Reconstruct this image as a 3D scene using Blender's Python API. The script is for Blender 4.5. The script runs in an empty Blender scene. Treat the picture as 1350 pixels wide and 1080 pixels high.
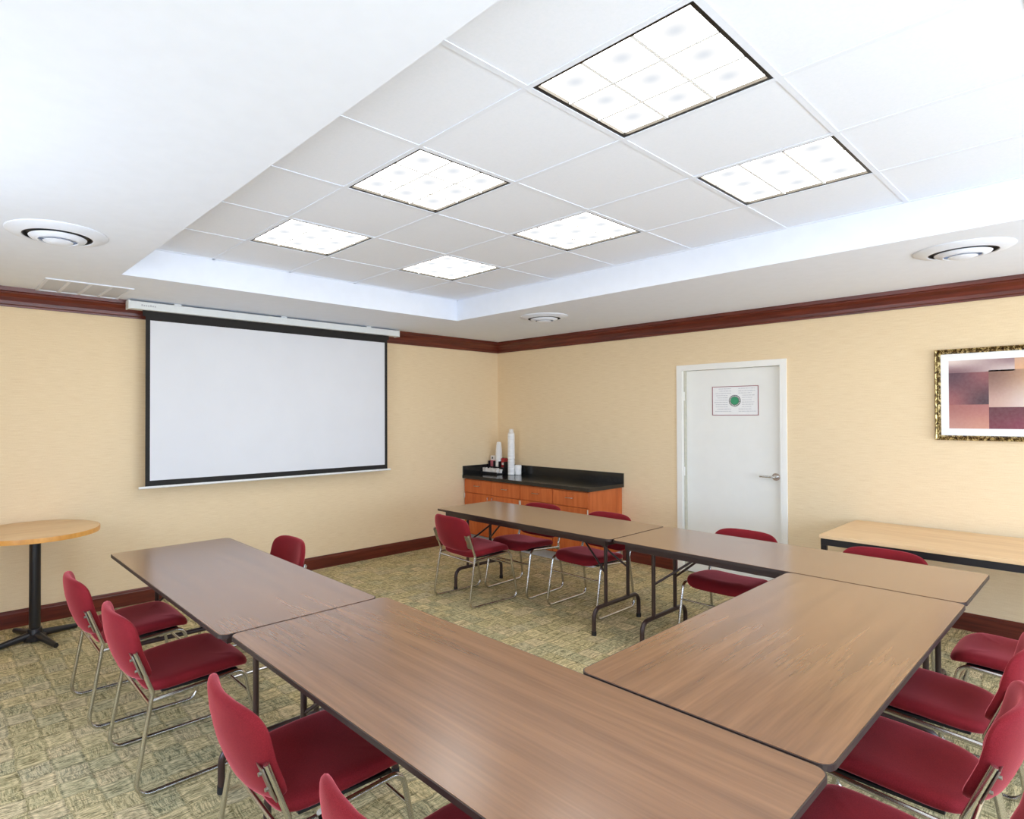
import bpy, bmesh, math, random
from mathutils import Vector, Matrix
PI = math.pi
random.seed(7)
SC = bpy.context.scene
COL = SC.collection

# ------------------------------------------------------------------ camera
F_PX, U0, V0 = 783.0914, 588.1115, 538.9855
cam_d = bpy.data.cameras.new('camera')
cam_d.sensor_fit = 'HORIZONTAL'; cam_d.sensor_width = 36.0
cam_d.lens = 36.0 * F_PX / 1350.0
cam_d.shift_x = (675.0 - U0) / 1350.0
cam_d.shift_y = (V0 - 540.0) / 1350.0
cam_d.clip_start = 0.02
cam = bpy.data.objects.new('camera', cam_d); COL.objects.link(cam)
cr = Vector((0.7522020872, -0.6589275964, -0.0025382753))
cu = Vector((-0.0053171261, -0.0099216786, 0.9999366422))
cf = Vector((0.6589110321, 0.7521409330, 0.0109667085))
cam.matrix_world = Matrix(((cr.x, cu.x, -cf.x, -5.847675), (cr.y, cu.y, -cf.y, -5.607102),
                           (cr.z, cu.z, -cf.z, 1.611435), (0, 0, 0, 1)))
SC.camera = cam

# ------------------------------------------------------------------ view, world, light levels
SC.view_settings.view_transform = 'Standard'
SC.view_settings.look = 'None'
SC.view_settings.gamma = 1.0
SC.view_settings.use_curve_mapping = False
SC.view_settings.exposure = 0.12
DAY = 8.6          # sky seen through the windows
LAMP = 10.0         # troffer lens
SC.cycles.max_bounces = 14
SC.cycles.diffuse_bounces = 10
SC.cycles.glossy_bounces = 4
SC.cycles.transparent_max_bounces = 8
SC.cycles.sample_clamp_indirect = 6.0
SC.cycles.use_denoising = True
world = bpy.data.worlds.new('daylight'); SC.world = world
world.use_nodes = True
bg = world.node_tree.nodes['Background']
# overcast sky above; brighter lower half added to throw light up at the ceiling
_n = world.node_tree.nodes; _l = world.node_tree.links
_tc = _n.new('ShaderNodeTexCoord'); _sp = _n.new('ShaderNodeSeparateXYZ'); _rp = _n.new('ShaderNodeValToRGB')
_l.new(_tc.outputs['Generated'], _sp.inputs[0]); _mr = _n.new('ShaderNodeMapRange'); _mr.inputs[1].default_value = -.12; _mr.inputs[2].default_value = .12
_l.new(_sp.outputs[2], _mr.inputs[0]); _l.new(_mr.outputs[0], _rp.inputs[0])
_rp.color_ramp.elements[0].color = (.76, .85, .97, 1); _rp.color_ramp.elements[1].color = (.58, .74, 1.0, 1)
_l.new(_rp.outputs[0], bg.inputs[0]); bg.inputs[1].default_value = DAY

# room: corner at the origin, screen wall on y=0, door wall on x=0
XL, YN, H = -6.75, -7.75, 2.591
RZ = 2.805                                  # tile ceiling in the recess
GX, GY, G = -4.835, -1.049, 0.6275          # tile grid origin and pitch
RX0, RX1, RY1, RY0 = GX, GX + 5 * G, GY, GY - 9 * G

def portal(loc, rot, sx, sy):
    d = bpy.data.lights.new('window_portal', 'AREA'); d.shape = 'RECTANGLE'
    d.size = sx; d.size_y = sy; d.cycles.is_portal = True
    o = bpy.data.objects.new('window_portal', d); COL.objects.link(o)
    o.location = loc; o.rotation_euler = rot
WIN_L = [(-2.2, -3.6), (-5.4, -7.0)]       # y ranges of windows in the left wall
WIN_N = [(-6.4, -4.45), (-4.3, -2.35), (-2.2, -.25)]       # x ranges of windows in the near wall
WZ0, WZ1 = 0.4, 2.2
for y1, y0 in WIN_L:
    portal((XL - 0.13, (y0 + y1) / 2, (WZ0 + WZ1) / 2), (0, -PI / 2, 0), WZ1 - WZ0, y1 - y0)
for x0, x1 in WIN_N:
    portal(((x0 + x1) / 2, YN - 0.13, (WZ0 + WZ1) / 2), (PI / 2, 0, 0), x1 - x0, WZ1 - WZ0)

# ------------------------------------------------------------------ materials
def srgb(r, g, b):
    f = lambda c: (c / 12.92 if c <= .04045 else ((c + .055) / 1.055) ** 2.4)
    return (f(r / 255), f(g / 255), f(b / 255), 1)
class NT:
    def __init__(s, name, rough=.5, col=(.8, .8, .8, 1), metal=0, spec=.5):
        s.m = bpy.data.materials.new(name); s.m.use_nodes = True
        s.n = s.m.node_tree.nodes; s.l = s.m.node_tree.links
        s.b = s.n['Principled BSDF']
        s.set('Roughness', rough); s.set('Base Color', col); s.set('Metallic', metal); s.set('Specular IOR Level', spec)
    def set(s, k, v): s.b.inputs[k].default_value = v
    def new(s, t, **kw):
        n = s.n.new(t)
        for k, v in kw.items(): setattr(n, k, v)
        return n
    def link(s, a, b): s.l.new(a, b)
    def mapping(s, scale=(1, 1, 1), rot=(0, 0, 0), coord='Object'):
        tc = s.new('ShaderNodeTexCoord'); mp = s.new('ShaderNodeMapping')
        mp.inputs['Scale'].default_value = scale; mp.inputs['Rotation'].default_value = rot
        s.link(tc.outputs[coord], mp.inputs['Vector']); return mp.outputs[0]
    def noise(s, vec, scale, detail=4, rough=.5, dist=0):
        n = s.new('ShaderNodeTexNoise'); n.inputs['Scale'].default_value = scale; n.inputs['Detail'].default_value = detail
        n.inputs['Roughness'].default_value = rough; n.inputs['Distortion'].default_value = dist
        s.link(vec, n.inputs['Vector']); return n
    def ramp(s, fac, stops, interp='LINEAR'):
        r = s.new('ShaderNodeValToRGB'); r.color_ramp.interpolation = interp
        e = r.color_ramp.elements
        while len(e) < len(stops): e.new(.5)
        for el, (p, c) in zip(e, stops): el.position = p; el.color = c
        s.link(fac, r.inputs[0]); return r.outputs[0]
    def mix(s, fac, a, b, mode='MIX'):
        m = s.new('ShaderNodeMix', data_type='RGBA', blend_type=mode)
        for v, i in ((fac, 0), (a, 6), (b, 7)):
            if isinstance(v, (int, float, tuple)): m.inputs[i].default_value = v
            else: s.link(v, m.inputs[i])
        return m.outputs[2]
    def math(s, op, a, b=0.0, c=0.0):
        m = s.new('ShaderNodeMath', operation=op)
        for i, v in enumerate((a, b, c)):
            if isinstance(v, (int, float)): m.inputs[i].default_value = v
            else: s.link(v, m.inputs[i])
        return m.outputs[0]
    def bump(s, h, strength=.2, dist=.002):
        b = s.new('ShaderNodeBump'); b.inputs['Strength'].default_value = strength; b.inputs['Distance'].default_value = dist
        s.link(h, b.inputs['Height']); s.link(b.outputs[0], s.b.inputs['Normal'])
    def color(s, c): s.link(c, s.b.inputs['Base Color'])

M = {}
def plain(name, rgb, rough=.5, metal=0, spec=.5, var=.05, scale=30):
    t = NT(name, rough, srgb(*rgb), metal, spec)
    c = srgb(*rgb)
    n = t.noise(t.mapping(), scale, 3)
    lo = tuple(x * (1 - var) for x in c[:3]) + (1,); hi = tuple(min(1, x * (1 + var)) for x in c[:3]) + (1,)
    t.color(t.ramp(n.outputs[0], [(.35, lo), (.65, hi)]))
    M[name] = t.m; return t

# wallpaper: cream woven cloth, fine horizontal slubs
t = NT('wallpaper', .7, spec=.25)
n1 = t.noise(t.mapping((5, 5, 130)), 1.6, 4, .6)
n2 = t.noise(t.mapping((60, 60, 25)), 3, 3)
c = t.ramp(n1.outputs[0], [(.3, srgb(225, 200, 159)), (.5, srgb(234, 211, 172)), (.72, srgb(240, 219, 183))])
c = t.mix(.25, c, t.ramp(n2.outputs[0], [(.3, srgb(223, 199, 160)), (.7, srgb(240, 220, 187))]))
t.color(c); t.bump(n1.outputs[0], .25, .0015); M['wallpaper'] = t.m

plain('ceiling_paint', (232, 238, 248), .85, 0, .2, .01, 12)
t = NT('ceiling_tile', .9, spec=.15)
n1 = t.noise(t.mapping(), 90, 4, .7)
t.color(t.ramp(n1.outputs[0], [(.3, srgb(234, 240, 249)), (.6, srgb(238, 243, 252))])); t.bump(n1.outputs[0], .05, .0005); M['ceiling_tile'] = t.m
plain('grid_white', (232, 238, 248), .6, 0, .4, .01)
plain('door_paint', (238, 238, 232), .38, 0, .5, .01, 8)
plain('frame_paint', (240, 239, 232), .35, 0, .5, .01, 8)
plain('white_plastic', (235, 236, 234), .4, 0, .5, .02)
plain('foam_white', (244, 244, 242), .6, 0, .3, .01)
plain('black_plastic', (24, 22, 24), .35)
plain('screen_cloth', (224, 226, 230), .8, 0, .2, .012, 3)
plain('screen_black', (38, 36, 34), .7, 0, .3)
plain('casing_white', (226, 231, 230), .45, 0, .4, .01)
plain('vent_white', (230, 236, 246), .45, 0, .4, .01)
plain('baffle_grey', (206, 212, 222), .5, 0, .3, .01)
plain('vent_dark', (58, 58, 60), .6)
plain('black_metal', (30, 27, 27), .38, 0, .5)
plain('cast_black', (26, 26, 30), .3, 0, .6)
plain('rubber', (30, 28, 28), .7)
plain('brown_metal', (58, 40, 38), .32, .1, .6)
plain('brown_edge', (52, 38, 34), .45)
plain('pink_paper', (205, 110, 120), .6)
plain('red_paper', (170, 40, 45), .5)
plain('packet_white', (228, 222, 214), .5)
plain('toe_white', (196, 200, 205), .5)
plain('outside', (150, 160, 150), .9)
for nm, rgb, ro in (('chrome', (205, 203, 198), .22), ('dull_steel', (165, 160, 150), .35), ('lamp_metal', (70, 67, 62), .4)):
    t = NT(nm, ro, srgb(*rgb), 1.0); n = t.noise(t.mapping((40, 40, 3)), 6, 3)
    t.link(t.math('MULTIPLY_ADD', n.outputs[0], .12, ro - .06), t.b.inputs['Roughness']); M[nm] = t.m

def wood(name, dark, mid, light, scale=(1, 1, 1), rough=.35, band=6.0, spec=.5, coat=0):
    t = NT(name, rough, spec=spec)
    v = t.mapping(scale)
    w = t.noise(v, band, 3, .5, 0)
    f = t.noise(v, band * 5, 2, .5)
    c = t.ramp(w.outputs[0], [(.28, srgb(*dark)), (.48, srgb(*mid)), (.72, srgb(*light))])
    c = t.mix(.24, c, t.ramp(f.outputs[0], [(.35, srgb(*dark)), (.62, srgb(*light))]))
    t.color(c); t.set('Coat Weight', coat); t.set('Coat Roughness', .22)
    M[name] = t.m; return t
wood('laminate', (112, 77, 50), (130, 90, 58), (149, 107, 72), (7, .32, 7), .24, 3.0, .5, .7)
wood('mahogany', (66, 22, 14), (92, 34, 22), (118, 50, 32), (.6, .6, 14), .33, 3, .5)
wood('cherry', (180, 86, 36), (200, 102, 48), (214, 118, 62), (5, 5, .5), .4, 3, .4)
wood('maple', (214, 176, 128), (226, 190, 144), (236, 204, 160), (6, .6, 6), .4, 2.4, .4)
wood('maple_round', (212, 174, 124), (226, 190, 142), (234, 202, 158), (.8, 6, 6), .35, 2.4, .4)
wood('maple_edge', (196, 132, 56), (214, 150, 70), (226, 166, 86), (3, 3, 1), .35, 3, .5)
t = NT('counter_laminate', .16, spec=.5)
n1 = t.noise(t.mapping(), 160, 5, .7)
t.color(t.ramp(n1.outputs[0], [(.4, srgb(22, 22, 21)), (.6, srgb(36, 35, 33)), (.75, srgb(62, 60, 56))])); M['counter_laminate'] = t.m

# burgundy upholstery
t = NT('fabric_red', .85, spec=.15)
n1 = t.noise(t.mapping(), 420, 2, .6); n2 = t.noise(t.mapping(), 5, 3)
c = t.ramp(n1.outputs[0], [(.3, srgb(102, 18, 25)), (.7, srgb(143, 37, 44))])
c = t.mix(.3, c, t.ramp(n2.outputs[0], [(.35, srgb(96, 19, 26)), (.65, srgb(130, 33, 39))]))
t.color(c); t.set('Sheen Weight', 1.0); t.set('Sheen Roughness', .32); t.set('Sheen Tint', srgb(246, 132, 140)); t.bump(n1.outputs[0], .3, .001)
M['fabric_red'] = t.m

# carpet: patchwork of brushed strokes set at right angles, thin dark lines
t = NT('carpet', .95, spec=.1)
tc = t.new('ShaderNodeTexCoord'); obj_v = tc.outputs['Object']
wob = t.noise(obj_v, 7, 3)
vm = t.new('ShaderNodeVectorMath', operation='MULTIPLY_ADD'); t.link(wob.outputs['Color'], vm.inputs[0]); vm.inputs[1].default_value = (.05, .05, 0); t.link(obj_v, vm.inputs[2])
V = vm.outputs[0]
def mp(scale, loc=(0, 0, 0), rz=0):
    m = t.new('ShaderNodeMapping'); m.inputs['Scale'].default_value = scale; m.inputs['Location'].default_value = loc; m.inputs['Rotation'].default_value = (0, 0, rz)
    t.link(V, m.inputs['Vector']); return m.outputs[0]
CS = 8.0
chk = t.new('ShaderNodeTexChecker'); t.link(mp((CS, CS, 0)), chk.inputs['Vector']); chk.inputs['Scale'].default_value = 1
fl = t.new('ShaderNodeVectorMath', operation='FLOOR'); t.link(mp((CS, CS, 0)), fl.inputs[0])
wn = t.new('ShaderNodeTexWhiteNoise', noise_dimensions='3D'); t.link(fl.outputs[0], wn.inputs['Vector'])
sa = t.noise(mp((10, 62, 1), (0, 0, 0), .3), 1, 4, .7, .6); sb = t.noise(mp((62, 10, 1), (3, 1, 0), .3), 1, 4, .7, .6)
st = t.mix(chk.outputs['Fac'], sa.outputs[0], sb.outputs[0])
cell = t.ramp(wn.outputs['Value'], [(0, srgb(178, 164, 118)), (.2, srgb(236, 214, 166)), (.38, srgb(140, 152, 136)), (.52, srgb(232, 206, 178)), (.7, srgb(190, 174, 128)), (.82, srgb(128, 144, 134)), (.91, srgb(184, 178, 170))], 'CONSTANT')
stroke = t.ramp(st, [(.36, srgb(58, 52, 32)), (.43, srgb(170, 158, 120)), (.50, srgb(244, 226, 182)), (.55, srgb(158, 152, 120)), (.60, srgb(86, 82, 58)), (.67, srgb(240, 222, 176))])
fr = t.new('ShaderNodeVectorMath', operation='FRACTION'); t.link(mp((CS, CS, 0)), fr.inputs[0])
sep = t.new('ShaderNodeSeparateXYZ'); t.link(fr.outputs[0], sep.inputs[0])
ex = t.math('ABSOLUTE', t.math('SUBTRACT', sep.outputs[0], .5)); ey = t.math('ABSOLUTE', t.math('SUBTRACT', sep.outputs[1], .5))
dd = t.math('MAXIMUM', ex, ey)
ringA = t.ramp(dd, [(.0, srgb(120, 108, 66)), (.09, srgb(126, 112, 72)), (.13, srgb(206, 190, 146)), (.24, srgb(164, 152, 108)), (.33, srgb(246, 228, 180)), (.41, srgb(236, 218, 170)), (.44, srgb(104, 92, 52)), (.5, srgb(118, 106, 64))])
ringB = t.ramp(dd, [(.0, srgb(196, 180, 138)), (.16, srgb(188, 174, 132)), (.24, srgb(132, 130, 96)), (.34, srgb(176, 166, 124)), (.40, srgb(226, 208, 160)), (.46, srgb(128, 116, 74)), (.5, srgb(122, 112, 70))])
ring = t.mix(chk.outputs['Fac'], ringA, ringB)
c = t.mix(.40, ring, cell)
c = t.mix(.52, c, stroke)
ln = t.noise(mp((5, 62, 1), (1, 2, 0), .2), 1, 2, .5, .8)
c = t.mix(t.math('MULTIPLY', t.math('LESS_THAN', t.math('ABSOLUTE', t.math('SUBTRACT', ln.outputs[0], .5)), .022), .6), c, srgb(84, 80, 56))
c = t.mix(1.0, c, (1.0, .985, .93, 1), 'MULTIPLY')
t.color(c); t.bump(t.noise(obj_v, 300, 2).outputs[0], .4, .003); M['carpet'] = t.m

# gilt rope frame
t = NT('gilt', .35, metal=.8)
wv = t.noise(t.mapping((18, 30, 18)), 2.2, 3, .6, .8)
t.color(t.ramp(wv.outputs[0], [(.38, srgb(40, 28, 14)), (.5, srgb(120, 96, 50)), (.6, srgb(214, 196, 140))])); M['gilt'] = t.m
plain('mat_board', (240, 240, 238), .8, 0, .2, .01)
t = NT('print', .4); va = t.new('ShaderNodeVertexColor', layer_name='ink'); n = t.noise(t.mapping(), 60, 3)
t.color(t.mix(.04, va.outputs[0], t.ramp(n.outputs[0], [(.3, (.2, .1, .1, 1)), (.7, (.8, .7, .6, 1))]))); M['print'] = t.m
def glass(name):
    t = NT(name, .02); g = t.new('ShaderNodeBsdfGlossy'); g.inputs['Roughness'].default_value = .02
    tr = t.new('ShaderNodeBsdfTransparent'); mx = t.new('ShaderNodeMixShader'); mx.inputs[0].default_value = .06
    t.link(tr.outputs[0], mx.inputs[1]); t.link(g.outputs[0], mx.inputs[2])
    t.link(mx.outputs[0], t.n['Material Output'].inputs[0]); M[name] = t.m
glass('clear_glass')
# troffer lens: bright panel with a softer spot in each of nine cells
t = NT('lamp_lens', .5); v = t.mapping((1, 1, 1))
sp = t.new('ShaderNodeSeparateXYZ'); t.link(v, sp.inputs[0])
P3 = .5715 / 3
dx = t.math('SUBTRACT', t.math('PINGPONG', t.math('ADD', sp.outputs[0], P3 * 3), P3 / 2 * 2), P3 / 2)
cxn = t.math('ABSOLUTE', t.math('SUBTRACT', t.math('FRACT', t.math('DIVIDE', t.math('ADD', sp.outputs[0], P3 * 1.5), P3)), .5))
cyn = t.math('ABSOLUTE', t.math('SUBTRACT', t.math('FRACT', t.math('DIVIDE', t.math('ADD', sp.outputs[1], P3 * 1.5), P3)), .5))
rr = t.math('SQRT', t.math('ADD', t.math('MULTIPLY', cxn, cxn), t.math('MULTIPLY', cyn, cyn)))
em = t.new('ShaderNodeEmission')
t.link(t.ramp(rr, [(.0, (.074, .077, .082, 1)), (.06, (.077, .08, .084, 1)), (.20, (.094, .094, .094, 1)), (.45, (1, .975, .93, 1))]), em.inputs[0]); em.inputs[1].default_value = LAMP
t.link(em.outputs[0], t.n['Material Output'].inputs[0]); M['lamp_lens'] = t.m

# ------------------------------------------------------------------ mesh helpers
class MB:
    def __init__(s): s.v = []; s.f = []; s.mi = []; s.cur = 0; s.smooth = []
    def add(s, vs, fs, smooth=False):
        o = len(s.v); s.v += [tuple(v) for v in vs]
        for f in fs: s.f.append([i + o for i in f]); s.mi.append(s.cur); s.smooth.append(smooth)
    def box(s, a, b, bev=0):
        x0, y0, z0 = (min(p, q) for p, q in zip(a, b)); x1, y1, z1 = (max(p, q) for p, q in zip(a, b))
        if bev <= 0:
            s.add([(x, y, z) for z in (z0, z1) for x, y in ((x0, y0), (x1, y0), (x1, y1), (x0, y1))],
                  [(3, 2, 1, 0), (4, 5, 6, 7), (0, 1, 5, 4), (1, 2, 6, 5), (2, 3, 7, 6), (3, 0, 4, 7)]); return s
        bm = bmesh.new(); bmesh.ops.create_cube(bm, size=1)
        for v in bm.verts: v.co = Vector(((x0 + x1) / 2 + v.co.x * (x1 - x0), (y0 + y1) / 2 + v.co.y * (y1 - y0), (z0 + z1) / 2 + v.co.z * (z1 - z0)))
        bmesh.ops.bevel(bm, geom=bm.edges[:], offset=bev, segments=2, profile=.5, affect='EDGES')
        bm.verts.index_update()
        s.add([v.co[:] for v in bm.verts], [[v.index for v in f.verts] for f in bm.faces]); bm.free(); return s
    def tube(s, pts, r, seg=10, cap=True, closed=False, flat=None):
        pts = [Vector(p) for p in pts]; n = len(pts); rings = []; up = None
        for i, p in enumerate(pts):
            a = pts[(i - 1) % n] if (i > 0 or closed) else None; b = pts[(i + 1) % n] if (i < n - 1 or closed) else None
            d = ((p - a).normalized() if a is not None else Vector()) + ((b - p).normalized() if b is not None else Vector())
            d.normalize()
            if up is None:
                up = Vector((0, 0, 1)) if abs(d.z) < .9 else Vector((1, 0, 0))
            up = (up - d * up.dot(d)).normalized(); sd = d.cross(up)
            ri = r[i] if isinstance(r, (list, tuple)) else r
            rings.append([p + (sd * math.cos(t) + up * math.sin(t)) * ri for t in (2 * PI * k / seg for k in range(seg))])
        vs = [v for R in rings for v in R]; fs = []
        for i in range(n if closed else n - 1):
            j = (i + 1) % n
            for k in range(seg): fs.append((i * seg + k, i * seg + (k + 1) % seg, j * seg + (k + 1) % seg, j * seg + k))
        if cap and not closed: fs += [tuple(range(seg))[::-1], tuple((n - 1) * seg + k for k in range(seg))]
        s.add(vs, fs, True); return s
    def lathe(s, prof, c=(0, 0, 0), seg=32, cap=True):
        vs = [(c[0] + r * math.cos(2 * PI * k / seg), c[1] + r * math.sin(2 * PI * k / seg), c[2] + z) for r, z in prof for k in range(seg)]
        fs = [(i * seg + k, i * seg + (k + 1) % seg, (i + 1) * seg + (k + 1) % seg, (i + 1) * seg + k) for i in range(len(prof) - 1) for k in range(seg)]
        if cap: fs += [tuple(range(seg))[::-1], tuple((len(prof) - 1) * seg + k for k in range(seg))]
        s.add(vs, fs, True); return s
    def prism(s, outline, z0, z1):
        n = len(outline)
        s.add([(x, y, z0) for x, y in outline] + [(x, y, z1) for x, y in outline],
              [tuple(range(n))[::-1], tuple(n + k for k in range(n))] + [(k, (k + 1) % n, n + (k + 1) % n, n + k) for k in range(n)]); return s
    def quad(s, a, b, c, d): s.add([a, b, c, d], [(0, 1, 2, 3)]); return s
    def sweep(s, prof, p0, p1, nrm, cap=True, m0=0, m1=0):
        # prof (d,z): distance from the wall and height; straight run from p0 to p1, mitred by m0/m1
        p0 = Vector(p0); p1 = Vector(p1); nrm = Vector(nrm); al = (p1 - p0).normalized(); n = len(prof)
        vs = [p0 + nrm * d + Vector((0, 0, z)) + al * d * m0 for d, z in prof] + [p1 + nrm * d + Vector((0, 0, z)) - al * d * m1 for d, z in prof]
        fs = [(k, (k + 1) % n, n + (k + 1) % n, n + k) for k in range(n)]
        if cap: fs += [tuple(range(n))[::-1], tuple(n + k for k in range(n))]
        s.add(vs, fs); return s
    def build(s, name, mats, parent=None, loc=(0, 0, 0)):
        me = bpy.data.meshes.new(name); me.from_pydata(s.v, [], s.f)
        for m in (mats if isinstance(mats, (list, tuple)) else [mats]): me.materials.append(M[m])
        me.polygons.foreach_set('material_index', s.mi); me.polygons.foreach_set('use_smooth', s.smooth)
        bm = bmesh.new(); bm.from_mesh(me); bmesh.ops.recalc_face_normals(bm, faces=bm.faces); bm.to_mesh(me); bm.free()
        if any(s.smooth):
            try: me.set_sharp_from_angle(angle=math.radians(50))
            except Exception: pass
        me.update(); o = bpy.data.objects.new(name, me); COL.objects.link(o)
        o.location = loc
        if parent is not None: o.parent = parent
        return o

def fillet(pts, r, seg=6):
    pts = [Vector(p) for p in pts]; out = [pts[0]]
    for i in range(1, len(pts) - 1):
        p, a, b = pts[i], pts[i - 1], pts[i + 1]
        ri = r[i - 1] if isinstance(r, (list, tuple)) else r
        u = (a - p).normalized(); w = (b - p).normalized(); ang = u.angle(w)
        t = min(ri / math.tan(ang / 2), .49 * (a - p).length, .49 * (b - p).length); rad = t * math.tan(ang / 2)
        cen = p + (u + w).normalized() * (rad / math.sin(ang / 2))
        s0 = p + u * t - cen; s1 = p + w * t - cen; om = s0.angle(s1)
        for k in range(seg + 1):
            q = k / seg; out.append(cen + (s0 * math.sin((1 - q) * om) + s1 * math.sin(q * om)) / math.sin(om))
    out.append(pts[-1]); return out
def rrect(x0, y0, x1, y1, r, seg=6):
    out = []
    for cx, cy, a0 in ((x1 - r, y1 - r, 0), (x0 + r, y1 - r, PI / 2), (x0 + r, y0 + r, PI), (x1 - r, y0 + r, 1.5 * PI)):
        out += [(cx + r * math.cos(a0 + PI / 2 * k / seg), cy + r * math.sin(a0 + PI / 2 * k / seg)) for k in range(seg + 1)]
    return out
def tag(o, label=None, cat=None, group=None, kind=None):
    if label: o['label'] = label
    if cat: o['category'] = cat
    if group: o['group'] = group
    if kind: o['kind'] = kind
    return o
def thing(name, label, cat, loc=(0, 0, 0), rz=0, group=None):
    o = bpy.data.objects.new(name, None); COL.objects.link(o); o.empty_display_size = .1
    o.location = loc; o.rotation_euler = (0, 0, rz); return tag(o, label, cat, group)
def struct(o): o['kind'] = 'structure'; return o
KIDS = {}
def copy_tree(o, parent=None):
    c = o.copy(); COL.objects.link(c); c.parent = parent
    for ch in [x for x in bpy.data.objects if x.parent is o]: copy_tree(ch, c)
    return c
def dup(o, loc, rz, label, group=None):
    c = copy_tree(o); c.location = loc; c.rotation_euler = (0, 0, rz); c['label'] = label
    if group: c['group'] = group
    return c

# ------------------------------------------------------------------ room shell
T = .16
struct(MB().box((XL - T, YN - T, -.1), (T, T, 0)).build('floor', 'carpet'))
struct(MB().box((XL - T, 0, 0), (T, T, 3.0)).build('wall_far', 'wallpaper'))
DY0, DY1, DZ = -3.558, -2.604, 2.072      # door opening
w = MB()
w.box((0, DY1, 0), (T, 0, 3.0)); w.box((0, YN, 0), (T, DY0, 3.0)); w.box((0, DY0, DZ), (T, DY1, 3.0))
w.box((.12, DY0, 0), (T, DY1, DZ))
struct(w.build('wall_right', 'wallpaper'))
w = MB(); ys = [0.0]
for a, b in WIN_L: ys += [a, b]
ys.append(YN)
for i in range(0, len(ys), 2): w.box((XL - T, ys[i + 1], 0), (XL, ys[i], 3.0))
for a, b in WIN_L: w.box((XL - T, b, 0), (XL, a, WZ0)); w.box((XL - T, b, WZ1), (XL, a, 3.0))
struct(w.build('wall_left', 'wallpaper'))
w = MB(); xs = [XL - T]
for a, b in WIN_N: xs += [a, b]
xs.append(T)
for i in range(0, len(xs), 2): w.box((xs[i], YN - T, 0), (xs[i + 1], YN, 3.0))
for a, b in WIN_N: w.box((a, YN - T, 0), (b, YN, WZ0)); w.box((a, YN - T, WZ1), (b, YN, 3.0))
struct(w.build('wall_near', 'wallpaper'))
# ceiling: plaster soffit ring around the recess, recess sides, acoustic tiles above
c = MB()
c.box((XL, RY1, H), (0, 0, H + .06)); c.box((XL, YN, H), (0, RY0, H + .06))
c.box((XL, RY0, H), (RX0, RY1, H + .06)); c.box((RX1, RY0, H), (0, RY1, H + .06))
c.box((RX0 - .03, RY0 - .03, H + .06), (RX0, RY1 + .03, RZ + .04)); c.box((RX1, RY0 - .03, H + .06), (RX1 + .03, RY1 + .03, RZ + .04))
c.box((RX0, RY1, H + .06), (RX1, RY1 + .03, RZ + .04)); c.box((RX0, RY0 - .03, H + .06), (RX1, RY0, RZ + .04))
ceil = struct(c.build('ceiling', 'ceiling_paint'))
LIGHTS = [(i, j) for j in (1, 3, 5, 7) for i in (1, 3)]
tl = MB()
for i in range(5):
    for j in range(9):
        if (i, j) in LIGHTS: continue
        tl.box((RX0 + i * G, RY1 - (j + 1) * G, RZ), (RX0 + (i + 1) * G, RY1 - j * G, RZ + .015))
tiles = tl.build('acoustic_tiles', 'ceiling_tile', ceil)
g = MB(); b_ = .012
for i in range(1, 5): g.box((RX0 + i * G - b_, RY0, RZ - .004), (RX0 + i * G + b_, RY1, RZ - .0005))
for j in range(1, 9): g.box((RX0, RY1 - j * G - b_, RZ - .0037), (RX1, RY1 - j * G + b_, RZ - .0005))
g.box((RX0, RY0, RZ - .004), (RX0 + .018, RY1, RZ)); g.box((RX1 - .018, RY0, RZ - .004), (RX1, RY1, RZ))
g.box((RX0, RY1 - .018, RZ - .004), (RX1, RY1, RZ)); g.box((RX0, RY0, RZ - .004), (RX1, RY0 + .018, RZ))
g.build('ceiling_grid', 'grid_white', ceil)
# deck over the light pockets keeps the sky out
struct(MB().box((XL - T, YN - T, 3.0), (T, T, 3.06)).build('ceiling_deck', 'ceiling_paint'))

CP = [(0, 2.449), (.014, 2.449), (.016, 2.462), (.024, 2.468), (.028, 2.492), (.04, 2.523), (.06, 2.545), (.064, 2.556), (.078, 2.561), (.082, 2.5905), (0, 2.5905)]
BP = [(0, 0), (.016, 0), (.016, .104), (.012, .112), (.011, .122), (.006, .13), (0, .13)]
def runs(prof, name, side, segs):
    m = MB()
    for p0, p1, nrm, m0, m1 in segs: m.sweep(prof, p0, p1, nrm, True, m0, m1)
    return struct(m.build(name, 'mahogany'))
runs(CP, 'trim_1', 0, [((XL, 0, 0), (0, 0, 0), (0, -1, 0), 1, 1)])
runs(CP, 'trim_2', 0, [((0, 0, 0), (0, YN, 0), (-1, 0, 0), 1, 1)])
runs(CP, 'trim_3', 0, [((XL, YN, 0), (XL, 0, 0), (1, 0, 0), 1, 1)])
runs(CP, 'trim_4', 0, [((0, YN, 0), (XL, YN, 0), (0, 1, 0), 1, 1)])
runs(BP, 'baseboard_far', 0, [((XL, 0, 0), (-.632, 0, 0), (0, -1, 0), 1, 0)])
runs(BP, 'baseboard_right', 0, [((0, -1.92, 0), (0, DY1 + .045, 0), (-1, 0, 0), 0, 0), ((0, DY0 - .045, 0), (0, YN, 0), (-1, 0, 0), 0, 1)])
runs(BP, 'baseboard_left', 0, [((XL, YN, 0), (XL, 0, 0), (1, 0, 0), 1, 1)])
runs(BP, 'baseboard_near', 0, [((0, YN, 0), (XL, YN, 0), (0, 1, 0), 1, 1)])

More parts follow.
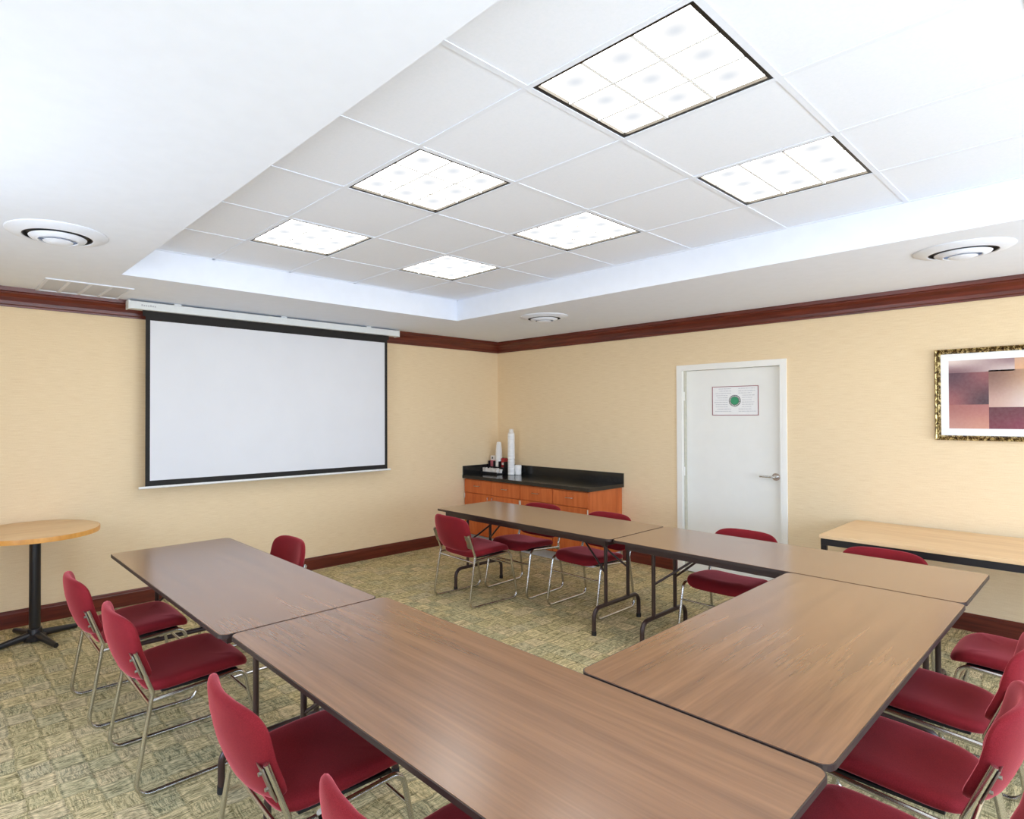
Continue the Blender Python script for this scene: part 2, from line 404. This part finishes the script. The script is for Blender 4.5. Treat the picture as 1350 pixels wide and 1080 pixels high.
# windows behind and left of the camera
wn_ = 0
def window(kind, a, b):
    global wn_
    wn_ += 1; w = MB(); fw = .05
    def bx(u0, u1, z0, z1, d0, d1):
        if kind == 'L': w.box((XL - d1, u0, z0), (XL - d0, u1, z1))
        else: w.box((u0, YN - d1, z0), (u1, YN - d0, z1))
    lo, hi = min(a, b), max(a, b)
    bx(lo, lo + fw, WZ0, WZ1, .03, .12); bx(hi - fw, hi, WZ0, WZ1, .03, .12)
    bx(lo + fw, hi - fw, WZ0, WZ0 + fw, .03, .12); bx(lo + fw, hi - fw, WZ1 - fw, WZ1, .03, .12)
    bx((lo + hi) / 2 - .02, (lo + hi) / 2 + .02, WZ0 + fw, WZ1 - fw, .05, .09)
    fr = struct(w.build('window_%d' % wn_, 'frame_paint'))
    w = MB(); bx(lo + fw, hi - fw, WZ0 + fw, WZ1 - fw, .068, .072); w.build('pane', 'clear_glass', fr)
    w = MB(); bx(lo - .03, hi + .03, WZ0 - .03, WZ0 - .001, -.05, -.001); w.build('window_sill', 'frame_paint', fr)
for a, b in WIN_L: window('L', a, b)
for a, b in WIN_N: window('N', a, b)

# door
d = MB()
for y0, y1 in ((DY1, DY1 + .045), (DY0 - .045, DY0)): d.box((-.012, y0, 0), (0, y1, DZ + .045), .002)
d.box((-.012, DY0, DZ), (0, DY1, DZ + .045), .002)
d.box((-.012, DY1 - .012, 0), (.10, DY1, DZ)); d.box((-.012, DY0, 0), (.10, DY0 + .012, DZ)); d.box((-.012, DY0 + .012, DZ - .012), (.10, DY1 - .012, DZ))

door = struct(MB().box((.055, DY0 + .014, .008), (.098, DY1 - .014, DZ - .014), .002).build('door_1', 'door_paint'))
d.build('door_frame', 'frame_paint', door)
plain('reveal_shade', (198, 194, 178), .7)
MB().box((.030, DY1 - .034, .01), (.054, DY1 - .0125, DZ - .0125)).build('reveal_shade_strip', 'reveal_shade', door)  # beige strip painting in the shadow line of the left jamb reveal
h = MB(); hy, hz = -3.487, 1.035
h.tube([(.055, hy, hz), (.047, hy, hz)], .034, 24); h.tube([(.047, hy, hz), (.012, hy, hz)], .012, 14)
h.tube(fillet([(.02, hy, hz), (.0, hy, hz), (-.004, hy + .03, hz), (.004, hy + .115, hz)], .012, 5), [.011] * 7 + [.010] * 6 + [.009], 12) if False else h.tube(fillet([(.03, hy, hz), (.002, hy, hz), (.002, hy + .125, hz)], .012, 5), .0095, 12)
h.build('door_handle', 'chrome', door)
for z in (.25, 1.03, 1.8): MB().tube([(.022, DY1 - .0195, z - .045), (.022, DY1 - .0195, z + .045)], .007, 8).build('hinge', 'frame_paint', door)

# evacuation notice on the door
sx = .0535
nt = thing('door_notice', 'white paper notice with a red border and a green round emblem, on the white door', 'notice', (sx, -3.12, 1.745))
m = MB().box((-.0, -.215, -.138), (.0012, .215, .138)); m.build('paper', 'mat_board', nt)
m = MB()
for a, b in (((-.0025, -.219, -.142), (0, .219, -.136)), ((-.0025, -.219, .136), (0, .219, .142)), ((-.0025, -.219, -.136), (0, -.213, .136)), ((-.0025, .213, -.136), (0, .219, .136))): m.box(a, b)
plain('border_red', (150, 84, 92), .5); m.build('border', 'border_red', nt)
plain('ink_grey', (186, 187, 192), .7); plain('emblem_green', (58, 150, 104), .6); plain('ink_dark', (84, 84, 78), .7)
rnd = random.Random(3)
for sgn in (-1, 1):
    m = MB()
    for k in range(11):
        z = .118 - k * .022; y = sgn * .035 if abs(z) > .07 else sgn * .068; end = sgn * (.2 - rnd.random() * .05)
        while abs(y) < abs(end):
            L = .008 + rnd.random() * .02; y2 = y + sgn * min(L, abs(end) - abs(y) + .001)
            m.box((-.0012, min(y, y2), z - .0022), (-.0002, max(y, y2), z + .0022)); y = y2 + sgn * .004
    m.build('writing', 'ink_grey', nt)
def disc(m, r, x, n=36):
    m.add([(x, r * math.cos(2 * PI * k / n), r * math.sin(2 * PI * k / n)) for k in range(n)] + [(x - .0008, r * math.cos(2 * PI * k / n), r * math.sin(2 * PI * k / n)) for k in range(n)],
          [tuple(range(n)), tuple(n + k for k in range(n))] + [(k, (k + 1) % n, n + (k + 1) % n, n + k) for k in range(n)])
e = MB(); disc(e, .056, -.0014); em_ = e.build('emblem', 'ink_dark', nt)
e = MB()
for k in range(18):
    a = 2 * PI * k / 18; yy, zz = .046 * math.cos(a), .046 * math.sin(a); e.box((-.0032, yy - .0045, zz - .0045), (-.0023, yy + .0045, zz + .0045))
e.build('emblem_dots', 'mat_board', em_)
e = MB(); disc(e, .037, -.0028); e.build('emblem_centre', 'emblem_green', em_)

# ------------------------------------------------------------------ ceiling fixtures
lab = {(1, 1): 'square ceiling light panel nearest the left end of the projector screen', (3, 1): 'square ceiling light panel farthest from the viewer, smallest in the photo',
       (1, 3): 'square ceiling light panel second along the row over the left tables', (3, 3): 'square ceiling light panel second along the row beside the door wall',
       (1, 5): 'largest square ceiling light panel, at the top edge of the photo', (3, 5): 'square ceiling light panel nearest the right-hand round ceiling vent',
       (1, 7): 'square ceiling light panel behind the viewer, row over the left tables', (3, 7): 'square ceiling light panel behind the viewer, row beside the door wall'}
first = None
for (i, j) in LIGHTS:
    cx, cy = RX0 + (i + .5) * G, RY1 - (j + .5) * G
    if first is None:
        first = thing('ceiling_light', lab[(i, j)], 'ceiling light', (cx, cy, RZ), 0, 'recessed ceiling light panels')
        a = G / 2 - .001; f_ = MB(); t0 = .027
        for s in (-1, 1):
            f_.box((s * a, -a, -.0003), (s * (a - t0), a, .05)); f_.box((-a + t0, s * a, -.0003), (a - t0, s * (a - t0), .05))
        f_.build('frame', 'lamp_metal', first)
        q = a - t0
        l_ = MB(); l_.quad((-q, -q, .012), (-q, q, .012), (q, q, .012), (q, -q, .012)); l_.build('lens', 'lamp_lens', first)
        l_ = MB().box((-a, -a, .05), (a, a, .07)); l_.build('housing', 'grid_white', first)
        l_ = MB()
        for k in (-1, 1):
            l_.box((k * q / 3 - .006, -q, .0), (k * q / 3 + .006, q, .008)); l_.box((-q, k * q / 3 - .006, .0002), (q, k * q / 3 + .006, .008))
        l_.build('louver', 'white_plastic', first)
    else: dup(first, (cx, cy, RZ), 0, lab[(i, j)])

def diffuser(loc, label, grp='round ceiling air vents'):
    t = thing('ceiling_vent', label, 'air vent', loc, 0, grp)
    MB().lathe([(.235, 0), (.235, -.005), (.222, -.012), (.175, -.024), (.164, -.025), (.161, -.022), (.161, 0)], seg=56).build('outer_ring', 'vent_white', t)
    MB().lathe([(.1605, -.0005), (.1605, -.021), (.156, -.021), (.156, -.003), (.02, -.003), (.001, -.003)], seg=40).build('throat', 'vent_dark', t)
    MB().lathe([(.126, -.022), (.134, -.026), (.128, -.034), (.092, -.044), (.088, -.040), (.1, -.030), (.118, -.022)], seg=56).build('middle_ring', 'vent_white', t)
    MB().lathe([(.01, -.004), (.01, -.034), (.066, -.042), (.070, -.047), (.05, -.056), (.02, -.060), (.001, -.060)], seg=40).build('center_cone', 'vent_white', t)
    return t
v0 = diffuser((-5.32, -1.857, H), 'round white ceiling vent on the left soffit above the pedestal table side')
dup(v0, (-1.222, -1.811, H), 0, 'round white ceiling vent nearest the room corner, above the counter')
dup(v0, (-1.222, -4.985, H), 0, 'round white ceiling vent above the framed picture')
vt = thing('supply_grille', 'flat white rectangular ceiling grille beside the projector screen casing', 'air vent', (-4.932, -.345, H))
m = MB(); m.box((-.285, -.26, -.008), (.285, -.235, 0)); m.box((-.285, .235, -.008), (.285, .26, 0))
for k in range(5): xx = -.285 + k * (.57 - .022) / 4; m.box((xx, -.235, -.008), (xx + .022, .235, 0))
m.build('frame', 'vent_white', vt)
MB().box((-.263, -.235, -.003), (.263, .235, -.0005)).build('baffle', 'baffle_grey', vt)

# ------------------------------------------------------------------ projector screen
ps = thing('projector_screen', 'pulled-down white projector screen with black borders hanging on the far wall', 'projector screen', (-3.19, -.14, 0))
hx0, hx1 = -4.59 + 3.19, -1.795 + 3.19
m = MB().box((hx0 + .006, -.04, 2.508), (hx1 - .006, .045, 2.574), .006); cas = m.build('casing', 'casing_white', ps)
for a, b in ((hx0, hx0 + .012), (hx1 - .012, hx1)): MB().box((a, -.045, 2.503), (b, .05, 2.579), .003).build('end_cap', 'casing_white', ps)
for x in (-1.0, 0, 1.0): MB().box((x - .03, -.01, 2.574), (x + .03, .03, 2.5908)).build('bracket', 'white_plastic', ps)
m = MB(); L0 = hx0 + .10; rnd = random.Random(5)
for k in range(7): m.box((L0 + k * .017, -.0412, 2.535), (L0 + k * .017 + .011, -.040, 2.535 + (.016 if k in (0, 4) else .012)))
m.build('logo', 'ink_grey', cas)
MB().box((hx0 + .12, .0, 2.46), (hx1 - .12, .002, 2.512)).build('drop_cloth', 'screen_black', ps)
cx0, cx1 = -4.447 + 3.19, -1.938 + 3.19; ix0, ix1 = cx0 + .036, cx1 - .036
m = MB(); yb = .0
m.box((cx0, yb, 2.428), (cx1, yb + .002, 2.46)); m.box((cx0, yb, 1.012), (cx1, yb + .002, 1.06))
m.box((cx0, yb, 1.06), (ix0, yb + .002, 2.428)); m.box((ix1, yb, 1.06), (cx1, yb + .002, 2.428)); m.build('black_border', 'screen_black', ps)
MB().box((ix0, yb + .0002, 1.06), (ix1, yb + .0018, 2.428)).build('screen_surface', 'screen_cloth', ps)
MB().tube([(cx0 - .05, .001, 1.003), (cx1 + .04, .001, 1.003)], .011, 12).build('weight_bar', 'white_plastic', ps)

# ------------------------------------------------------------------ picture
pc = thing('framed_picture', 'abstract print of mauve and tan blocks in a gilt frame on the right wall', 'picture', (-.004, -5.165, 1.757))
hw, hh = .515, .343; fw = .036
prof = [(0, 0), (.022, 0), (.030, .006), (.026, .014), (.033, .022), (.022, .030), (.012, .036), (0, .036)]
m = MB()
def fbar(u0, v0, u1, v1):      # frame bar running along the outer edge, profile turned inward
    al = Vector((0, u1 - u0, v1 - v0)).normalized(); inn = Vector((1, 0, 0)).cross(al)
    if inn.dot(Vector((0, -u0 - u1, -v0 - v1))) < 0: inn = -inn
    n = len(prof); A = Vector((0, u0, v0)); B = Vector((0, u1, v1))
    vs = [A + inn * q + al * q + Vector((-d, 0, 0)) for d, q in prof] + [B + inn * q - al * q + Vector((-d, 0, 0)) for d, q in prof]
    m.add(vs, [(k, (k + 1) % n, n + (k + 1) % n, n + k) for k in range(n)])
fbar(-hw, -hh, hw, -hh); fbar(hw, -hh, hw, hh); fbar(hw, hh, -hw, hh); fbar(-hw, hh, -hw, -hh)
m.build('frame', 'gilt', pc)
m = MB()
aw, ah = hw - .082, hh - .088
a_, b__ = hw - fw + .004, hh - fw + .004
m.box((-.010, -a_, -b__), (-.004, a_, -ah)); m.box((-.010, -a_, ah), (-.004, a_, b__)); m.box((-.010, -a_, -ah), (-.004, -aw, ah)); m.box((-.010, aw, -ah), (-.004, a_, ah))
m.build('mat', 'mat_board', pc)
# art: u runs 0..1 left to right (towards -y), v 0..1 bottom to top
blocks = [((0, .82, .42, 1), [(120, 84, 90), (214, 196, 190), (226, 208, 198), (150, 120, 122)]),
          ((.42, .84, 1, 1), [(214, 164, 124), (226, 190, 156), (204, 160, 130), (200, 150, 118)]),
          ((0, .35, .26, .82), [(150, 84, 84), (62, 34, 46), (74, 40, 56), (140, 78, 80)]),
          ((0, 0, .26, .35), [(190, 136, 122), (200, 140, 118), (160, 96, 88), (170, 106, 100)]),
          ((.26, .31, .55, .84), [(196, 160, 146), (222, 206, 198), (120, 84, 70), (186, 146, 112)]),
          ((.26, 0, .56, .31), [(112, 40, 56), (130, 50, 70), (90, 34, 46), (104, 42, 56)]),
          ((.55, .0, .60, .84), [(206, 170, 140), (210, 176, 146), (190, 140, 104), (194, 144, 108)]),
          ((.60, .5, 1, .84), [(96, 76, 84), (150, 124, 120), (86, 52, 66), (120, 78, 84)]),
          ((.60, .0, .78, .5), [(64, 50, 58), (92, 70, 76), (190, 182, 176), (150, 132, 130)]),
          ((.78, .0, 1, .5), [(176, 120, 100), (206, 160, 130), (130, 74, 78), (168, 110, 96)])]
vs, fs, cols = [], [], []
N = 10
for (u0, v0_, u1, v1), cc in blocks:
    o = len(vs)
    for j in range(N + 1):
        for i in range(N + 1):
            s, q = i / N, j / N
            vs.append((-.006, aw - 2 * aw * (u0 + (u1 - u0) * s), -ah + 2 * ah * (v0_ + (v1 - v0_) * q)))
            s2 = s * s * (3 - 2 * s); q2 = q * q * (3 - 2 * q)
            cl = [(cc[0][k] * (1 - s2) + cc[1][k] * s2) * (1 - q2) + (cc[2][k] * (1 - s2) + cc[3][k] * s2) * q2 for k in range(3)]
            cols.append(srgb(*cl))
    for j in range(N):
        for i in range(N): fs.append((o + j * (N + 1) + i, o + j * (N + 1) + i + 1, o + (j + 1) * (N + 1) + i + 1, o + (j + 1) * (N + 1) + i))
me = bpy.data.meshes.new('print'); me.from_pydata(vs, [], fs); me.materials.append(M['print'])
ca = me.color_attributes.new('ink', 'FLOAT_COLOR', 'POINT')
for k, cl in enumerate(cols): ca.data[k].color = cl
o = bpy.data.objects.new('print', me); COL.objects.link(o); o.parent = pc
MB().box((-.004, -a_, -b__), (0, a_, b__)).build('backing', 'brown_edge', pc)

# wall outlet
ol = thing('wall_outlet', 'white power outlet plate on the wall between counter and door', 'outlet', (0, -2.06, .185))
MB().box((-.006, -.06, -.038), (0, .06, .038), .002).build('plate', 'white_plastic', ol)
for s in (-1, 1): MB().box((-.008, s * .028 - .016, -.017), (-.006, s * .028 + .016, .017), .001).build('socket', 'white_plastic', ol)

# ------------------------------------------------------------------ counter cabinet units
FX, CT = -.635, .805
plain('hinge_pale', (214, 206, 190), .4)
def cabinet(y0, y1, label):
    W = y0 - y1
    t = thing('base_cabinet', label, 'cabinet', (0, y0, 0), 0, 'cherry base cabinets under the black counter')
    c = MB(); c.box((FX + .02, -W, .10), (-.004, 0, CT)); 
    c.build('body', 'cherry', t)
    MB().box((FX + .07, -W + .004, 0.001), (-.03, -.004, .10)).build('toe_kick', 'toe_white', t)
    for k in range(2):
        a = -.004 - k * (W / 2); b = a - (W / 2 - .006)
        dr = MB().box((FX, b, .63), (FX + .019, a, CT - .012), .002).build('drawer', 'cherry', t)
        yc = (a + b) / 2
        h = MB().tube(fillet([(FX, yc + .05, .725), (FX - .028, yc + .045, .722), (FX - .028, yc - .045, .722), (FX, yc - .05, .725)], .01, 3), .004, 8)
        h.build('handle', 'chrome', dr)
        do = MB().box((FX, b, .112), (FX + .019, a, .624), .002).build('door', 'cherry', t)
        yh = b + .035 if k == 0 else a - .035
        h = MB().tube(fillet([(FX, yh, .60), (FX - .026, yh, .595), (FX - .026, yh, .515), (FX, yh, .51)], .01, 3), .004, 8)
        h.build('handle', 'chrome', do)
        yy = a - .004 if k == 0 else b + .004
        for z in (.18, .585): MB().tube([(FX - .004, yy, z - .03), (FX - .004, yy, z + .03)], .0065, 8).build('hinge', 'hinge_pale', do)
    return t
cabinet(-.010, -.958, 'cherry base cabinet in the room corner, left of the pair under the counter')
cabinet(-.960, -1.908, 'cherry base cabinet nearer the door, right of the pair under the counter')
ct = thing('countertop', 'glossy black laminate countertop with upstand, on the cherry cabinets', 'countertop', (0, 0, CT + .001))
MB().box((-.665, -1.935, 0), (-.002, -.002, .040), .003).build('slab', 'counter_laminate', ct)
m = MB(); m.box((-.022, -1.935, .0405), (-.002, -.002, .155), .002); m.box((-.66, -.022, .0405), (-.022, -.002, .155), .002); m.build('backsplash', 'counter_laminate', ct)
CZ = CT + .0415
# things on the counter
def sleeve(name, label, cat, x, y, z, r0, r1, h, rings, grp=None, lid=False, col='foam_white'):
    t = thing(name, label, cat, (x, y, z), 0, grp)
    prof = [(r0 * .9, 0), (r0, .004)]
    for k in range(rings):
        z0 = .004 + (h - .02) * k / rings; z1 = .004 + (h - .02) * (k + 1) / rings; ra = r0 + (r1 - r0) * k / rings
        prof += [(ra, z0), (ra, z1 - .003), (ra - .0012, z1 - .0015)]
    prof += [(r1, h - .016), (r1 * .9, h)]
    MB().lathe(prof, seg=24).build('stack', col, t)
    return t
a1 = sleeve('cup_sleeve', 'short white sleeve of cups under the tall one, at the upstand', 'cup sleeve', -.20, -.425, CZ, .043, .043, .20, 6)
a2 = sleeve('cup_sleeve', 'tall white sleeve of cups standing upright, tallest thing on the counter', 'cup sleeve', -.20, -.425, CZ + .2005, .045, .043, .33, 10)
tp = MB().lathe([(.043, 0), (.034, .012), (.03, .02), (.03, .045), (.022, .056), (.001, .058)], (0, 0, .33), 24); tp.build('top_cup', 'packet_white', a2)
a3 = sleeve('cup_stack', 'short stack of white paper cups right of the tall sleeve', 'cup stack', -.125, -.475, CZ, .040, .044, .125, 5)
# condiment rack
rk = thing('condiment_rack', 'black tiered condiment rack in the corner of the counter', 'rack', (-.20, -.17, CZ))
m = MB(); m.box((-.16, -.15, 0), (.12, .14, .012), .002); m.box((-.02, -.15, .012), (.12, .14, .085), .002); m.box((-.16, -.15, .012), (-.152, .14, .03)); 
for y in (-.15, -.055, .04, .132): m.box((-.02, y, .085), (.12, y + .008, .16))
m.box((.112, -.15, .085), (.12, .14, .20)); m.build('frame', 'black_plastic', rk)
bx1 = thing('packet_box', 'pink box of sweetener packets at the left of the condiment rack', 'box', (-.17, -.075, CZ + .086)); bx1.location = (-.16, -.080, CZ + .086)
MB().box((-.03, -.039, 0), (.03, .039, .08), .003).build('carton', 'pink_paper', bx1)
bx2 = thing('creamer_box', 'small white creamer box stacked on the pink packet box', 'box', (-.16, -.080, CZ + .1665))
MB().box((-.03, -.037, 0), (.03, .037, .062), .004).build('carton', 'packet_white', bx2)
MB().box((-.0305, -.012, .02), (-.0302, .012, .045)).build('printing', 'ink_dark', bx2)
cs = sleeve('cup_stack', 'stack of white foam cups narrowing to the top, in the condiment rack', 'cup stack', -.16, -.1697, CZ + .086, .0455, .044, .20, 7)
tp = MB().lathe([(.044, 0), (.038, .06), (.031, .11), (.025, .125), (.001, .128)], (0, 0, .20), 24); tp.build('top_cup', 'foam_white', cs)
bx3 = thing('stirrer_box', 'red box of drink stirrers at the right of the condiment rack', 'box', (-.16, -.268, CZ + .086))
MB().box((-.03, -.030, 0), (.03, .030, .115), .003).build('carton', 'red_paper', bx3)
MB().box((-.0306, -.02, .03), (-.0302, .02, .06)).build('printing', 'packet_white', bx3)
sp_ = MB().box((-.0045, -.019, 0), (.0045, .019, .052), .0015).build('sugar_packet', 'packet_white')
pk = [sp_]
rnd = random.Random(11)
for k in range(22):
    o = sp_ if k == 0 else sp_.copy()
    if k: COL.objects.link(o)
    side = k % 11
    o.location = (-.335 + (k // 11) * .055 + rnd.uniform(-.004, .004) + .02, -.045 - side * .0245 + rnd.uniform(-.002, .002), CZ + .0135 + rnd.uniform(0, .012))
    o.rotation_euler = (rnd.uniform(-.25, .25), rnd.uniform(-.3, .3), rnd.uniform(.9, 2.2))
    tag(o, 'white sugar packet standing in the front tray of the condiment rack', 'sugar packet', 'sugar packets in the rack tray')

# ------------------------------------------------------------------ folding tables
TH = .737
def make_table(L, W, label):
    t = thing('folding_table', label, 'table', (0, 0, 0), 0, 'folding conference tables set in a U')
    x, y = W / 2, L / 2
    MB().prism(rrect(-x + .004, -y + .004, x - .004, y - .004, .036), TH - .017, TH).build('tabletop', 'laminate', t)
    out = rrect(-x, -y, x, y, .04); inn = rrect(-x + .004, -y + .004, x - .004, y - .004, .036); n = len(out); m = MB()
    z0, z1 = TH - .0178, TH - .0012
    m.add([(a, b, z) for z in (z0, z1) for a, b in out] + [(a, b, z) for z in (z0, z1) for a, b in inn],
          [(k, (k + 1) % n, n + (k + 1) % n, n + k) for k in range(n)] + [(2 * n + k, 3 * n + k, 3 * n + (k + 1) % n, 2 * n + (k + 1) % n) for k in range(n)] +
          [(n + k, n + (k + 1) % n, 3 * n + (k + 1) % n, 3 * n + k) for k in range(n)] + [(k, 2 * n + k, 2 * n + (k + 1) % n, (k + 1) % n) for k in range(n)])
    m.build('edge_band', 'brown_edge', t)
    m = MB(); a, b = x - .055, y - .075
    for s in (-1, 1): m.box((s * a, -b, TH - .066), (s * (a - .022), b, TH - .0187), .002); m.box((-a + .022, s * b, TH - .066), (a - .022, s * (b - .022), TH - .0187), .002)
    m.build('apron', 'brown_metal', t)
    for s in (-1, 1):
        yl = s * (y - .19)
        fb = MB().tube(fillet([(-.303, yl, .006), (-.303, yl, .19), (.303, yl, .19), (.303, yl, .006)], .07, 7), .0155, 12).build('foot_bar', 'brown_metal', t)
        for q in (-.303, .303): MB().tube([(q, yl, .0), (q, yl, .03)], .018, 12).build('foot_cap', 'rubber', fb)
        for q in (-.15, .15):
            MB().tube([(q, yl, .19), (q, yl, TH - .045)], .0135, 12).build('leg', 'brown_metal', t)
            m = MB(); m.tube([(q, yl, .42), (q * .75, yl - s * .10, .50), (q * .3, yl - s * .33, TH - .05)], .008, 8)
            m.build('brace', 'brown_metal', t)
        m = MB().tube([(-a + .03, yl, TH - .045), (a - .03, yl, TH - .045)], .011, 10); m.build('hinge_bar', 'brown_metal', t)
    return t
tabE = make_table(1.885, .76, 'folding table in front of the cherry cabinets, far arm of the U')
tabE.location = (-1.862, -2.285, 0)
dup(tabE, (-1.858, -4.176, 0), 0, 'folding table in front of the white door, far arm of the U')
dup(tabE, (-4.585, -2.295, 0), 0, 'folding table nearest the projector screen, left arm of the U')
dup(tabE, (-4.553, -4.184, 0), 0, 'large folding table in the foreground, its top running out of the photo bottom')
tabC = make_table(1.918, .755, 'folding table crosswise between the two arms of the U, lying at right')
tabC.location = (-3.204, -4.745, 0); tabC.rotation_euler = (0, 0, PI / 2)

# ------------------------------------------------------------------ chairs
def cushion(a, b, t, n, deform, seg=48, rings=10, edge=2.2):
    vs, fs = [], []
    def sgnp(v, e): return math.copysign(abs(v) ** e, v)
    prof = []
    for k in range(rings + 1): q = k / rings; ang = q * PI / 2; prof.append((math.sin(ang), 1))
    # radial stations, top then bottom
    st = [0.0, .3, .55, .75, .87, .94, .98, 1.0]
    top = [(r, (1 - r ** (2 * edge * 2.5)) ** (1 / edge) if r < 1 else 0) for r in st]
    ringl = [(r, h) for r, h in top] + [(r, -h) for r, h in reversed(top[:-1])]
    vs.append(deform(0, 0, t / 2)); base = []
    for r, h in ringl[1:-1]:
        base.append(len(vs))
        for k in range(seg):
            th = 2 * PI * k / seg
            vs.append(deform(r * a * sgnp(math.cos(th), 2 / n), r * b * sgnp(math.sin(th), 2 / n), h * t / 2))
    vs.append(deform(0, 0, -t / 2)); last = len(vs) - 1
    for k in range(seg): fs.append((0, base[0] + k, base[0] + (k + 1) % seg)); fs.append((last, base[-1] + (k + 1) % seg, base[-1] + k))
    for i in range(len(base) - 1):
        for k in range(seg): fs.append((base[i] + k, base[i + 1] + k, base[i + 1] + (k + 1) % seg, base[i] + (k + 1) % seg))
    m = MB(); m.add(vs, fs, True); return m

def make_chair(label):
    # local: faces +y, origin on the floor midway between the rear ends of the runners
    t = thing('stacking_chair', label, 'chair', (0, 0, 0), 0, 'burgundy stacking chairs around the tables')
    def dseat(x, y, z):
        f = y / .235                                   # -1 rear, 1 front
        zz = .447 + .012 * f - .010 * f * f + z - .012 * (1 - (x / .22) ** 2) * (f < .6) * (1 if z > 0 else 0)
        if f > .55: zz -= .035 * ((f - .55) / .45) ** 2
        return (x * (1 - .03 * (f < 0) * -f), .295 + y, zz)
    cushion(.224, .235, .060, 5, dseat).build('seat', 'fabric_red', t)
    def dback(x, y, z):
        # x across, y up the back, z thickness towards the sitter
        v = y / .150
        th = z * (1.0 + .35 * max(0, -v) - .1 * max(0, v))
        yy = .030 - .095 * (y + .150) / .33 + .055 * (x / .23) ** 2 - .012 * math.cos(v * 2.2)
        return (x, yy + th, .455 + (y + .150))
    cushion(.232, .150, .046, 4.2, dback).build('backrest', 'fabric_red', t)
    R = .0098
    for s in (-1, 1):
        w_ = s * .243; wt = s * .236
        pts = [(wt, .075, .392), (wt, .475, .420), (w_, .560, R), (w_, .0, R), (wt, .074, .43), (wt, .004, .615)]
        sf = MB().tube(fillet(pts, [.05, .055, .055, .03], 6), R, 10).build('side_frame', 'chrome', t)
        p_ = MB().box((s * .192, -.0, .495), (s * .240, .005, .605), .001)
        for i_, (x, y, z) in enumerate(p_.v): p_.v[i_] = (x, y + .074 - (z - .43) * .38 - .017, z)
        for z in (.525, .577): p_.tube([(s * .209, .074 - (z - .43) * .38 - .018, z), (s * .209, .074 - (z - .43) * .38 - .027, z)], .006, 8)
        p_.build('mounting_plate', 'dull_steel', sf)
    MB().tube([(-.236, .066, .375), (.236, .066, .375)], .0085, 10).build('rear_crossbar', 'chrome', t)
    MB().tube([(-.239, .502, .30), (.239, .502, .30)], .0075, 10).build('front_crossbar', 'chrome', t)
    MB().box((-.20, .12, .402), (.20, .46, .414), .003).build('seat_pan', 'black_plastic', t)
    return t
HP = PI / 2
# heading: local +y is forward; rz=-90 faces +x, rz=+90 faces -x, rz=0 faces +y
ch = make_chair('burgundy chair at the left table, nearest the projector screen and the pedestal table')
ch.location = (-5.222, -1.865, 0); ch.rotation_euler = (0, 0, -HP)
dup(ch, (-5.185, -2.620, 0), -HP, 'burgundy chair second from the screen along the left tables, just below the first')
dup(ch, (-5.105, -3.745, 0), -HP - .04, 'burgundy chair in the foreground left, third from the screen, with its back plate in view')
dup(ch, (-5.10, -4.50, 0), -HP, 'burgundy chair at the bottom edge of the photo, only its backrest corner showing')
dup(ch, (-2.452, -1.785, 0), -HP - .06, 'red chair inside the U seen from behind, chrome sled base in full view')
dup(ch, (-3.93, -1.75, 0), HP, 'red chair behind the left table, only the top of its backrest showing')
dup(ch, (-1.375, -1.905, 0), HP + .04, 'dark red chair between the cherry cabinets and the far table, nearest the corner')
dup(ch, (-1.360, -2.640, 0), HP, 'dark red chair at the far table, before the right end of the black counter')
dup(ch, (-1.30, -3.760, 0), HP, 'red chair in front of the white door, backrest rising over the far table')
dup(ch, (-1.30, -4.600, 0), HP, 'red chair between the far table and the pale wall console')
dup(ch, (-1.905, -5.555, 0), 0, 'dark red chair at the right frame edge nearest the wall console, seat showing')
dup(ch, (-2.685, -5.335, 0), 0, 'red chair at the right edge, second from the wall console along the crosswise table')
dup(ch, (-3.335, -5.360, 0), 0, 'red chair in the bottom right, third from the wall console along the crosswise table')
dup(ch, (-3.935, -5.460, 0), 0, 'red chair in the bottom right corner of the photo, nearest the viewer')

# ------------------------------------------------------------------ pedestal table
pt = thing('pedestal_table', 'round maple pedestal table with a black column by the far wall', 'table', (-5.25, -.43, 0))
R0 = .405
MB().lathe([(R0 - .004, .763), (R0 - .004, .797), (R0 - .008, .7985), (.001, .7985)], seg=64).build('tabletop', 'maple_round', pt)
MB().lathe([(R0 - .0038, .764), (R0, .764), (R0 + .001, .78), (R0, .796), (R0 - .0038, .7965)], seg=64, cap=False).build('edge_band', 'maple_edge', pt)
MB().lathe([(.036, .02), (.036, .74), (.06, .745), (.11, .7495), (.11, .7625)], seg=28).build('column', 'cast_black', pt)
m = MB().lathe([(.075, .012), (.075, .04), (.05, .055), (.045, .09), (.036, .095)], seg=28); m.build('hub', 'cast_black', pt)
for k, a in enumerate((.33, .33 + PI, -1.25, -1.25 + PI)):
    L = .29; d = Vector((math.cos(a), math.sin(a), 0))
    m = MB().tube([d * .03 + Vector((0, 0, .045)), d * (L * .6) + Vector((0, 0, .032)), d * L + Vector((0, 0, .020))], [.028, .022, .017], 12)
    m.build('foot', 'cast_black', pt)

# ------------------------------------------------------------------ wall console
cn = thing('console_table', 'long pale maple table with a black frame against the right wall', 'table', (-.50, -4.135, 0))
CL = 1.85
MB().box((-.46, -CL, .712), (.44, 0, .738), .003).build('tabletop', 'maple', cn)
m = MB(); m.box((-.452, -CL + .01, .665), (-.425, -.01, .711)); m.box((.40, -CL + .01, .665), (.425, -.01, .711))
m.box((-.425, -.037, .665), (.40, -.01, .711)); m.box((-.425, -CL + .01, .665), (.40, -CL + .037, .711)); m.build('rail', 'black_metal', cn)
for x in (-.452, .392):
    for y in (-.045, -CL + .01): MB().box((x, y, 0), (x + .035, y + .035, .665), .002).build('leg', 'black_metal', cn)
